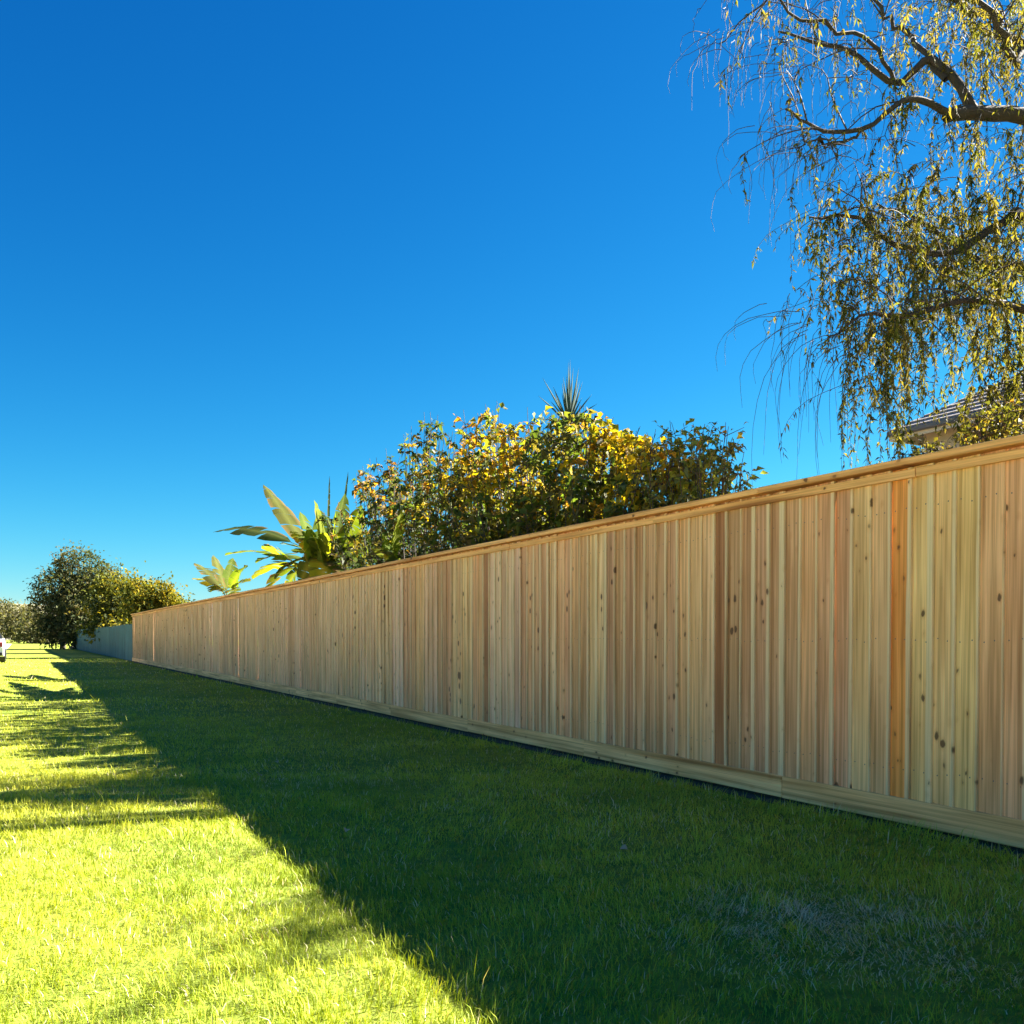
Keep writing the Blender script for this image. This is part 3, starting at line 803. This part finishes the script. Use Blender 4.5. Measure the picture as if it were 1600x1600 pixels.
# ------------------------------------------------------------------ weeping tree on the right
def weeping_tree():
    r = np.random.default_rng(77)
    K = 1.36                                   # the tree stands well back in the garden
    base = Vector((6.7 * K, 8.3 * K, 0.16))
    root = empty('weeping_tree', base)
    tag(root, 'tall weeping tree with thin drooping twigs and olive leaves above the house', 'tree')
    B = np.array(base)
    W = lambda x, y, D: np.array(at(x, y, D * K)) - B
    tr = Tubes(10)
    trunk = smooth_path([(0, 0, -0.2), (0.08, 0.05, 1.2), (-0.10, 0.0, 2.6), (-0.05, -0.1, 4.0), (0.15, 0.1, 5.6), (0.1, 0.2, 7.4)], 24) * np.array([K, K, K])
    tr.add(trunk, np.linspace(0.24, 0.05, 24), None)
    tr.build('trunk', M_bark, root)
    lb = Tubes(6); tw = Tubes(3); lv = Leaves()
    limbs = []
    def limb(ctrl, r0, r1, n=18, wob=0.03):
        p = smooth_path(ctrl, n); p[1:-1] += r.normal(0, wob, (n - 2, 3))
        lb.add(p, r0 * K, r1 * K); limbs.append((p, r0))
        return p
    T = lambda k: trunk[k]
    # the limbs the photograph shows, as polylines in space
    main = limb([T(14), W(1660, 215, 8.2), W(1600, 192, 8.0), W(1510, 186, 7.8), W(1470, 190, 7.7)], 0.075, 0.05, wob=0.008)
    limb([W(1480, 189, 7.7), W(1430, 166, 7.6), W(1395, 172, 7.5), W(1350, 208, 7.4), W(1292, 216, 7.3), W(1255, 200, 7.25), W(1222, 180, 7.2)], 0.030, 0.007, wob=0.006)
    limb([W(1515, 186, 7.8), W(1480, 130, 7.9), W(1440, 105, 8.0), W(1390, 142, 8.0), W(1330, 95, 8.0), W(1270, 80, 8.0), W(1210, 62, 8.0)], 0.045, 0.008, wob=0.008)
    limb([W(1470, 135, 7.9), W(1405, 60, 8.2), W(1360, 20, 8.3), W(1310, -60, 8.4)], 0.028, 0.008)
    limb([W(1390, 140, 8.0), W(1340, 70, 7.7), W(1250, 40, 7.5), W(1190, 20, 7.4), W(1120, 80, 7.3)], 0.02, 0.004)
    limb([T(16), W(1600, 90, 8.6), W(1540, 40, 8.8), W(1480, 10, 8.9), W(1420, -60, 9)], 0.06, 0.015)
    limb([T(16), W(1640, 90, 7.4), W(1580, 100, 7.0), W(1540, 40, 6.8), W(1490, -40, 6.7)], 0.045, 0.012)
    limb([T(12), W(1640, 360, 8.2), W(1570, 350, 8.0), W(1500, 395, 7.8), W(1420, 390, 7.6), W(1330, 350, 7.5), W(1260, 345, 7.4)], 0.055, 0.006)
    limb([T(12), W(1600, 430, 8.8), W(1500, 400, 9.0), W(1420, 340, 9.1), W(1360, 330, 9.2)], 0.045, 0.007)
    limb([T(10), W(1620, 490, 7.8), W(1540, 470, 7.4), W(1440, 490, 7.2), W(1350, 500, 7.1), W(1290, 530, 7.0)], 0.04, 0.005)
    limb([T(11), W(1650, 450, 9.2), W(1560, 420, 9.6), W(1480, 470, 9.8), W(1400, 470, 9.9)], 0.04, 0.006)
    limb([W(1350, 208, 7.4), W(1300, 235, 7.35), W(1270, 225, 7.3), W(1238, 238, 7.25)], 0.012, 0.004)
    # wide low limbs on the near side, out of the frame
    G = lambda s_, p_, z_: np.array([FO.x + FA.x * s_ + FN.x * p_, FO.y + FA.y * s_ + FN.y * p_, z_]) - B
    limb([T(12), G(2.4, 6.6, 5.5), G(1.3, 5.2, 5.2), G(0.5, 4.2, 4.9), G(0.0, 3.6, 4.6)], 0.03, 0.004)
    # the rest of the crown, out of the frame
    for k in range(9):
        a = r.uniform(0.3, 2.2); s = T(int(r.integers(11, 22)))
        ln = r.uniform(1.5, 2.8)
        d = np.array([math.cos(a), math.sin(a), 0])
        limb([s, s + d * ln * .4 + [0, 0, .5], s + d * ln * .8 + [0, 0, .55], s + d * ln * 1.1 + [0, 0, .1]], 0.045, 0.008)
    COLS = np.array([(0.13, 0.15, 0.035), (0.18, 0.18, 0.04), (0.10, 0.12, 0.03), (0.22, 0.20, 0.05), (0.14, 0.125, 0.045)])
    def strand(p, d, ln, dens, leafy=True, tone=1.0):
        n = 9; ln = ln * K
        t = np.linspace(0, 1, n)[:, None]
        out = np.array([d[0], d[1], 0]) ; out = out / max(1e-6, np.linalg.norm(out))
        reach = r.uniform(0.08, 0.30) * ln
        sway = r.normal(0, 0.05 * ln, 3) * np.array([1, 1, 0])
        if r.random() < 0.4: reach *= 3.0; ln *= 0.6
        path = p + out * reach * np.sin(t * 1.9) + np.array([0, 0, 1]) * (0.10 * ln * np.sin(t * 2.2) - ln * t ** 1.5) + sway * t ** 2 + np.concatenate([np.zeros((1, 3)), np.cumsum(r.normal(0, .012, (n - 1, 3)), 0)])
        tw.add(path, 0.0042, 0.0016)
        if leafy:
            m = int(dens * ln)
            if m > 0:
                f = r.uniform(0.08, 1, m) * (n - 1)
                i = np.minimum(f.astype(int), n - 2); q = (f - i)[:, None]
                pp = path[i] * (1 - q) + path[i + 1] * q
                dd = unit(r.normal(0, 0.55, (m, 3)) + np.array([0, 0, -0.75]))
                nn = r.normal(0, 1, (m, 3))
                L = r.uniform(0.045, 0.082, m); Wd = L * r.uniform(0.2, 0.34, m)
                c = COLS[r.integers(len(COLS))] * 0.70 * tone * r.uniform(0.7, 1.3, (m, 1))
                lv.add(pp, dd, nn, L, Wd, c)
        return path
    # branchlets off every limb, forking once
    for p, r0 in list(limbs):
        n = len(p); seg = np.linalg.norm(np.diff(p, axis=0), axis=1).sum()
        for k in range(int(seg * 2.6)):
            f = r.uniform(0.2, 1.0) * (n - 1.001); i = int(f)
            a = p[i]; along = unit(p[i + 1] - p[i])
            d = unit(along * r.uniform(.2, .9) + r.normal(0, .55, 3) + np.array([0, 0, .25]))
            ln = r.uniform(.35, 1.0)
            q = smooth_path([a, a + d * ln * .35 + [0, 0, .06], a + d * ln * .7 + r.normal(0, .05, 3), a + d * ln + [0, 0, -.14 * ln]], 8)
            tw.add(q, 0.011, 0.003); limbs.append((q, .01))
            if r.random() < .7:
                d2 = unit(d + r.normal(0, .6, 3)); b_ = q[4]
                q2 = smooth_path([b_, b_ + d2 * ln * .3, b_ + d2 * ln * .6 + [0, 0, -.12 * ln]], 6)
                tw.add(q2, 0.006, 0.002); limbs.append((q2, .006))
    # drooping twigs from every limb
    for p, r0 in limbs:
        n = len(p)
        seg = np.linalg.norm(np.diff(p, axis=0), axis=1).sum()
        for k in range(int(seg * 7)):
            f = r.uniform(0.18, 1.0) * (n - 1.001); i = int(f); q = f - i
            pt = p[i] * (1 - q) + p[i + 1] * q
            a = r.uniform(0, 6.283)
            gx = 800 + FPX * (pt[0] + B[0]) / (pt[1] + B[1])
            bare = .75 if (gx < 1400 and pt[2] > 5.6) else .3
            strand(pt, (math.cos(a), math.sin(a)), r.uniform(0.12, 0.55), r.uniform(10, 66) if r.random() > bare else 0)
    # clumps of foliage: (column, row, depth, spread in px, number, strand length, leaves per metre)
    for (x, y, D, sx, sy, k, ln, dens) in [
            (1500, 40, 8.2, 95, 50, 60, .55, 85), (1565, 60, 8.0, 45, 60, 50, .7, 120), (1380, 30, 8.1, 80, 40, 46, .5, 55), (1250, 30, 7.7, 70, 25, 30, .45, 45), (1300, 120, 7.8, 80, 40, 30, .35, 40),
            (1430, 285, 7.7, 28, 25, 26, .55, 150), (1520, 330, 7.9, 70, 45, 80, .6, 130), (1390, 350, 7.8, 75, 35, 62, .5, 95), (1300, 345, 7.6, 45, 28, 36, .42, 70),
            (1470, 420, 8.2, 90, 35, 74, .55, 120), (1340, 440, 7.6, 40, 35, 42, .5, 115), (1550, 440, 7.9, 55, 55, 74, .7, 130), (1400, 500, 7.2, 14, 18, 34, .80, 150), (1375, 520, 7.2, 32, 22, 34, .75, 60),
            (1290, 470, 7.4, 30, 30, 20, .5, 55), (1500, 520, 8.4, 60, 30, 36, .5, 85), (1580, 540, 8.2, 30, 40, 36, .6, 110), (1355, 600, 7.3, 22, 30, 30, .65, 60), (1390, 610, 7.6, 30, 35, 22, .55, 50),
            (1480, 560, 9.2, 70, 25, 26, .5, 60), (1560, 230, 8.4, 50, 40, 36, .6, 70), (1490, 240, 8.6, 60, 30, 30, .5, 50),
            (1565, 610, 8.0, 32, 24, 50, .4, 150), (1595, 570, 7.8, 25, 30, 40, .5, 150), (1545, 650, 7.4, 40, 14, 36, .3, 150)]:
        for q in range(int(k * (.65 if y > 200 else .4))):
            p = W(x + r.normal(0, sx * .8), y + r.normal(0, sy * .6), D + r.normal(0, 0.45))
            a = r.uniform(0, 6.283)
            strand(p, (math.cos(a), math.sin(a)), ln * r.uniform(.55, 1.35), dens * .72 * r.uniform(.5, 1.3))
            if q % 4 == 0:      # twig back to the wood
                e = p + np.array([r.uniform(.05, .45), r.uniform(-.2, .3), r.uniform(.05, .35)])
                tw.add(smooth_path([p, (p + e) / 2 + [0, 0, .05], e], 5), 0.003, 0.006)
    # long bare twigs hanging at the outer edge
    for (x, y, D, ln, k, sp) in [(1255, 520, 7.2, 1.0, 16, 28), (1220, 490, 7.2, .8, 8, 22), (1300, 545, 7.15, .9, 14, 30), (1290, 230, 7.3, .75, 16, 36), (1240, 205, 7.25, .6, 10, 30), (1150, 60, 7.4, .55, 14, 34), (1110, 75, 7.4, .5, 7, 16), (1190, 130, 7.6, .5, 10, 30)]:
        for q in range(k):
            p = W(x + r.normal(0, sp), y + r.normal(0, 14), D + r.normal(0, .25))
            strand(p, (-1 + r.normal(0, .5), r.normal(0, .8)), ln * r.uniform(.5, 1.25), 0, leafy=False)
    lb.build('limb', M_bark, root, 'stuff')
    tw.build('twig', M_twig, root, 'stuff')
    lv.build('foliage', M_willow, root)
weeping_tree()

# ------------------------------------------------------------------ house behind the weeping tree
def build_house():
    c = at(1388, 676, 19.5)                         # near eave corner
    root = empty('house', (c.x, c.y, 0), FENCE_RZ)  # local +x runs away along the fence, so the house runs to -x
    tag(root, 'beige house with grey hip roof half hidden behind the weeping tree', 'house')
    ze = c.z; ov = 0.45; Lx, Ly, rise = 13.0, 8.0, 2.3
    m_wall = simple_mat('house_wall', (0.42, 0.36, 0.29), 0.85, 0.12, 3)
    m_roof = simple_mat('roof_shingle', (0.24, 0.21, 0.21), 0.9, 0.35, 22, bump=0.8)
    m_white = simple_mat('house_trim', (0.55, 0.5, 0.44), 0.6)
    link('wall', box_mesh('wall', -Lx + ov, -ov, -Ly + ov, -ov, -0.1, ze - 0.05), m_wall, root)
    bm = bmesh.new()
    q = Ly / 2
    v = [bm.verts.new(p) for p in [(-Lx, -Ly, ze), (0, -Ly, ze), (0, 0, ze), (-Lx, 0, ze), (-Lx + q, -q, ze + rise), (-q, -q, ze + rise)]]
    for f in [(0, 1, 5, 4), (1, 2, 5), (2, 3, 4, 5), (3, 0, 4)]: bm.faces.new([v[i] for i in f])
    bm.faces.new([v[i] for i in (3, 2, 1, 0)])
    roof = link('roof', bm_mesh('roof', bm), m_roof, root)
    P = [Vector(w_.co) for w_ in roof.data.vertices]
    for (ea, eb, ra, rb) in ((P[2], P[3], P[5], P[4]), (P[1], P[2], P[5], P[5])):
        nrm = (eb - ea).cross(ra - ea).normalized()
        if nrm.z < 0: nrm = -nrm
        for k in range(18):
            t0, t1 = k / 18, min(1, (k + 1.12) / 18)
            a0 = ea.lerp(ra, t0); b0 = eb.lerp(rb, t0); a1 = ea.lerp(ra, t1); b1 = eb.lerp(rb, t1)
            bmx = bmesh.new()
            lo, hi = nrm * 0.030, nrm * 0.006
            q = [bmx.verts.new(p_) for p_ in (a0 + lo, b0 + lo, b1 + hi, a1 + hi, a0 + hi * .5, b0 + hi * .5)]
            bmx.faces.new((q[0], q[1], q[2], q[3])); bmx.faces.new((q[4], q[5], q[1], q[0]))
            link('shingle_course', bm_mesh('shingle_course', bmx), m_roof, roof)
    # fascia and gutter along the four eaves
    for nm, a in (('fascia', (-Lx, 0, -0.02, 0.02)), ('fascia', (-Lx, 0, -Ly - .02, -Ly + .02))):
        link(nm, box_mesh(nm, a[0], a[1], a[2], a[3], ze - 0.2, ze - 0.004), m_white, root)
    for a in ((-0.02, 0.02), (-Lx - .02, -Lx + .02)):
        link('fascia', box_mesh('fascia', a[0], a[1], -Ly + .021, -0.021, ze - 0.2, ze - 0.004), m_white, root)
    link('gutter', box_mesh('gutter', -Lx, 0, 0.022, 0.12, ze - 0.13, ze - 0.02, bev=0.02), simple_mat('gutter_paint', (0.10, 0.10, 0.11), 0.5), root)
    glass = simple_mat('window_glass', (0.03, 0.04, 0.05), 0.08)
    for k in range(3):
        x = -2.2 - k * 3.6
        w = link('window', box_mesh('window', x - .75, x + .75, -ov + .001, -ov + .05, ze - 1.9, ze - 0.75), m_white, root)
        link('pane', box_mesh('pane', x - .68, x - .02, -ov + .052, -ov + .058, ze - 1.83, ze - 0.82), glass, w)
        link('pane', box_mesh('pane', x + .02, x + .68, -ov + .052, -ov + .058, ze - 1.83, ze - 0.82), glass, w)
build_house()

# ------------------------------------------------------------------ far trees and bushes
def leafy_tree(name, label, base, height, blobs, colours, leaf, nleaf, seed, cat='tree', trunk_r=0.16, group=None, bark=None, droop=.2):
    """trunk and limbs reaching into clumps of leaves; blobs = (dx, dy, z, rx, ry, rz)"""
    r = np.random.default_rng(seed)
    root = empty(name, base); tag(root, label, cat, group)
    tr = Tubes(8)
    top = max(b[2] for b in blobs)
    tr.add(smooth_path([(0, 0, -.2), (r.normal(0, .1), 0, top * .3), (r.normal(0, .2), r.normal(0, .1), top * .65), (0, 0, top)], 10), trunk_r, trunk_r * .25)
    tr.build('trunk', bark or M_bark, root)
    lb = Tubes(5); lv = Leaves()
    tot = sum(b[3] * b[4] * b[5] for b in blobs)
    for b in blobs:
        c = np.array(b[:3]); rad = np.array(b[3:6])
        s = np.array([0, 0, max(0.2, c[2] * r.uniform(.3, .6))])
        lb.add(smooth_path([s, s * .4 + c * .6 + [0, 0, .15], c + [0, 0, rad[2] * .5]], 8), trunk_r * .4, 0.012)
        n = int(nleaf * b[3] * b[4] * b[5] / tot) + 50
        nc = max(8, n // 26)
        d = unit(r.normal(0, 1, (nc, 3))); rr_ = r.uniform(0.45, 1.06, (nc, 1)) ** 0.6
        cl = c + d * rad * rr_
        for q in range(0, nc, 3): lb.add(np.array([c * .6 + s * .4, (c + cl[q]) / 2, cl[q]]), 0.02, 0.006)
        base_c = np.array(colours)[r.integers(len(colours), size=nc)]
        for q in range(nc):
            m = 26
            cr = r.uniform(.6, 1.3) * leaf * 2.2
            pp = cl[q] + r.normal(0, cr * .55, (m, 3))
            dd = unit(r.normal(0, .8, (m, 3)) + d[q] * .7)
            nn = unit(r.normal(0, .6, (m, 3)) + np.array([0, 0, .8]))
            L = leaf * r.uniform(.6, 1.3, m)
            lv.add(pp, dd, nn, L, L * r.uniform(.4, .6, m), base_c[q] * r.uniform(.65, 1.35, (m, 1)))
    lb.build('limb', bark or M_bark, root, 'stuff')
    lv.build('crown', M_far, root, droop=droop)
    return root

DKG = [(0.05, 0.065, 0.03), (0.07, 0.085, 0.035), (0.04, 0.05, 0.025), (0.10, 0.11, 0.05), (0.11, 0.095, 0.04)]
GOLD = [(0.16, 0.15, 0.015), (0.22, 0.17, 0.015), (0.12, 0.13, 0.02), (0.08, 0.09, 0.02)]
G_FAR = 'trees at the far end of the fence'
k90 = 90 / FPX
def px_blob(x, y, rx, ry, D, base, ryd=None):
    p = at(x, y, D)
    return (p.x - base[0], p.y - base[1], p.z, rx / FPX * D, ryd or rx / FPX * D, ry / FPX * D)

b = at(98, 1012, 86); b1 = (b.x, b.y, 0)
leafy_tree('broad_tree', 'tall dark rounded tree with low branches at the far end of the fences', b1, 9, [
    px_blob(125, 895, 36, 36, 86, b1), px_blob(95, 925, 38, 34, 85, b1), px_blob(80, 960, 24, 30, 84, b1), px_blob(130, 950, 48, 42, 84, b1), px_blob(160, 920, 40, 34, 85, b1), px_blob(150, 968, 50, 30, 83, b1), px_blob(100, 980, 26, 14, 84, b1), px_blob(140, 985, 40, 12, 82, b1), px_blob(85, 985, 22, 12, 83, b1), px_blob(98, 998, 26, 11, 82, b1), px_blob(130, 996, 26, 10, 81, b1)],
    DKG, .32, 22000, 21, trunk_r=.28, group=G_FAR)
b = at(182, 1000, 64); b2 = (b.x, b.y, 0)
leafy_tree('golden_tree', 'golden green tree over the weathered fence beside the dark rounded tree', b2, 6, [
    px_blob(185, 925, 34, 24, 64, b2), px_blob(165, 950, 30, 30, 63, b2), px_blob(205, 950, 28, 26, 63, b2), px_blob(182, 968, 30, 20, 62.5, b2), px_blob(150, 984, 22, 12, 62, b2), px_blob(190, 980, 18, 11, 58, b2)],
    GOLD + DKG[:2], .26, 8000, 22, trunk_r=.16, group=G_FAR)
b = at(240, 1000, 50); b3 = (b.x, b.y, 0)
leafy_tree('golden_bush', 'low golden bush spilling over the far end of the cedar fence', b3, 4, [
    px_blob(225, 928, 26, 20, 50, b3), px_blob(252, 935, 26, 20, 49.5, b3), px_blob(278, 948, 18, 16, 49, b3), px_blob(222, 950, 24, 18, 49, b3), px_blob(250, 955, 28, 16, 49.5, b3)],
    GOLD, .20, 7000, 23, cat='bush', trunk_r=.10, group=None)

OLV = [(0.08, 0.09, 0.04), (0.11, 0.11, 0.05), (0.10, 0.09, 0.05), (0.13, 0.125, 0.06)]
far = [(8, 960, 14, 22, 185, 'dull olive roundish tree beyond the lawn behind the white car'), (30, 968, 14, 22, 172, 'pale olive bushy tree beyond the lawn between the car and the dark tree'), (52, 972, 14, 24, 160, 'sparse brownish tree standing at the foot of the dark rounded tree'),
       (-30, 962, 20, 26, 180, 'dull olive spreading tree on the open side of the far lawn'), (66, 980, 12, 16, 150, 'low pale bush under the dark rounded tree')]
for i, (x, y, rx, ry, D, lab) in enumerate(far):
    b = at(x, 1000, D); bb = (b.x, b.y, 0)
    leafy_tree('distant_tree', lab, bb, 6, [px_blob(x, y, rx, ry, D, bb), px_blob(x - rx * .6, y + ry * .5, rx * .8, ry * .7, D - 2, bb), px_blob(x + rx * .6, y + ry * .4, rx * .8, ry * .7, D + 1, bb), px_blob(x, y + ry * .9, rx * 1.2, ry * .5, D - 2, bb)],
               OLV, .55, 2600, 30 + i, trunk_r=.2, group='distant trees beyond the lawn')

def hills():
    n = 140
    V = []; 
    xs = np.linspace(-700, 900, n)
    for j, (y, k) in enumerate(((330, 0), (380, .55), (430, 1.0), (520, .9), (700, 0))):
        z = k * (9 + 7 * vnoise(xs + 900, xs * 0 + 5, 130, 91) + 3 * vnoise(xs + 900, xs * 0 + 9, 22, 92)) - 0.3
        V.append(np.stack([xs, np.full(n, y), z], 1))
    V = np.concatenate(V)
    i = np.arange(4)[:, None] * n; j = np.arange(n - 1)[None, :]
    F = np.stack([i + j, i + j + 1, i + n + j + 1, i + n + j], -1).reshape(-1, 4)
    o = link('hills', np_mesh('hills', V, F, smooth=True), simple_mat('hill_scrub', (0.16, 0.15, 0.09), 0.95, 0.5, 0.12))
    tag(o, kind='structure')
hills()

# ------------------------------------------------------------------ white car parked on the far lawn
def build_car():
    D = 40.0
    p = FO + FA * 41.0 - FN * 5.76
    root = empty('parked_car', (p.x, p.y, 0.004), FENCE_RZ + math.pi); tag(root, 'white hatchback car parked along the edge of the far lawn', 'car')
    white = simple_mat('car_paint', (0.78, 0.78, 0.77), 0.25)
    glass = simple_mat('car_glass', (0.02, 0.025, 0.03), 0.06)
    black = simple_mat('car_rubber', (0.02, 0.02, 0.02), 0.8)
    rim = simple_mat('car_rim', (0.45, 0.45, 0.46), 0.35, metallic=0.8)
    # side profile (x back from the tail at 0, z up); the car stretches away to the left
    lower = [(0, .30), (0.0, .62), (-.04, .88), (-.10, .98), (-2.9, 1.0), (-3.9, .86), (-4.12, .62), (-4.12, .30), (-3.7, .22)]
    bm = bmesh.new()
    def arch(cx): return [(cx - .36 * math.cos(a), .24 + .40 * math.sin(a)) for a in np.linspace(0, math.pi, 7)]
    prof = lower[:-1] + arch(-3.35) + arch(-.78)
    def extr(prof, w0, taper=None):
        rows = []
        for y, k in ((-w0, .94), (-w0 * .96, 1.0), (w0 * .96, 1.0), (w0, .94)):
            pass
        a = [bm.verts.new((x, -w0, z)) for x, z in prof]; c = [bm.verts.new((x, w0, z)) for x, z in prof]
        n = len(prof)
        for i in range(n): bm.faces.new((a[i], a[(i + 1) % n], c[(i + 1) % n], c[i]))
        bm.faces.new(a[::-1]); bm.faces.new(c)
    extr(prof, .86)
    bmesh.ops.recalc_face_normals(bm, faces=bm.faces)
    body = link('body', bm_mesh('body', bm), white, root)
    bv = body.modifiers.new('bevel', 'BEVEL'); bv.width = .05; bv.segments = 3; bv.limit_method = 'ANGLE'
    bm = bmesh.new()
    def cabin(bm, z0, z1, inset, pts):
        bot = [bm.verts.new((x, y, z0)) for x, y in ((pts[0], -.80), (pts[1], -.80), (pts[1], .80), (pts[0], .80))]
        tp = [bm.verts.new((x, y, z1)) for x, y in ((pts[2], -.80 + inset), (pts[3], -.80 + inset), (pts[3], .80 - inset), (pts[2], .80 - inset))]
        for i in range(4): bm.faces.new((bot[i], bot[(i + 1) % 4], tp[(i + 1) % 4], tp[i]))
        bm.faces.new(tp); bm.faces.new(bot[::-1])
        bmesh.ops.recalc_face_normals(bm, faces=bm.faces)
    cabin(bm, .97, 1.42, .16, (-.12, -3.0, -.42, -2.2))
    link('cabin_glass', bm_mesh('cabin_glass', bm), glass, root)
    bm = bmesh.new(); cabin(bm, 1.40, 1.48, .06, (-.40, -2.25, -.52, -2.1))
    for v in bm.verts: v.co.y *= .86
    link('roof', bm_mesh('roof', bm), white, root)
    for x in (-.78, -3.35):
        for s in (-1, 1):
            bm = bmesh.new(); bmesh.ops.create_cone(bm, cap_ends=True, segments=24, radius1=.32, radius2=.32, depth=.2, matrix=Matrix.Translation((x, s * .78, .32)) @ Matrix.Rotation(R(90), 4, 'X'))
            w = link('wheel', bm_mesh('wheel', bm), black, root)
            bm = bmesh.new(); bmesh.ops.create_cone(bm, cap_ends=True, segments=20, radius1=.2, radius2=.17, depth=.03, matrix=Matrix.Translation((x, s * .89, .32)) @ Matrix.Rotation(R(90 * s), 4, 'X'))
            link('rim', bm_mesh('rim', bm), rim, w)
    red = simple_mat('tail_lamp', (0.35, 0.02, 0.02), 0.3)
    for s in (-1, 1):
        link('tail_lamp', box_mesh('tail_lamp', -.05, .015, s * .7 - .1, s * .7 + .1, .66, .84, bev=.01), red, root)
    link('bumper', box_mesh('bumper', -.08, .06, -.80, .80, .30, .44, bev=.02), black, root)
build_car()

# ------------------------------------------------------------------ small fallen leaves on the shaded lawn
def fallen_leaves():
    m = simple_mat('dry_leaf', (0.42, 0.33, 0.19), 0.7, 0.3, 40)
    spots = [(405, 1222, 'pale dry leaf lying in the shaded grass close to the sunlit edge'), (540, 1310, 'small pale leaf lying alone in the middle of the shaded grass'),
             (975, 1342, 'curled whitish leaf lying on the shaded grass below the kick board'), (432, 1200, 'tiny bleached leaf in the shaded grass beside another pale leaf')]
    for i, (x, y, lab) in enumerate(spots):
        D = CAMZ * FPX / (y - HOR); X = (x - 800) / FPX * D
        rr = random.Random(i); L = 0.04
        bm = bmesh.new()
        rows = []
        for q in range(6):
            t = q / 5; w = 0.45 * L * math.sin(math.pi * (t * .92 + .04)); z = 0.35 * L * math.sin(t * 2.6)
            rows.append([bm.verts.new((L * (t - .5), -w, z + .3 * w)), bm.verts.new((L * (t - .5), 0, z)), bm.verts.new((L * (t - .5), w, z + .5 * w))])
        for a, b in zip(rows, rows[1:]):
            for e in range(2): bm.faces.new((a[e], a[e + 1], b[e + 1], b[e]))
        o = link('fallen_leaf', bm_mesh('fallen_leaf', bm), m)
        o.location = (X, D, float(ground_z(np.array([X]), np.array([D]))[0]) + .045); o.rotation_euler = (rr.uniform(-.5, .5), rr.uniform(-.4, .4), rr.uniform(0, 6))
        tag(o, lab, 'leaf', 'fallen leaves on the lawn')
fallen_leaves()
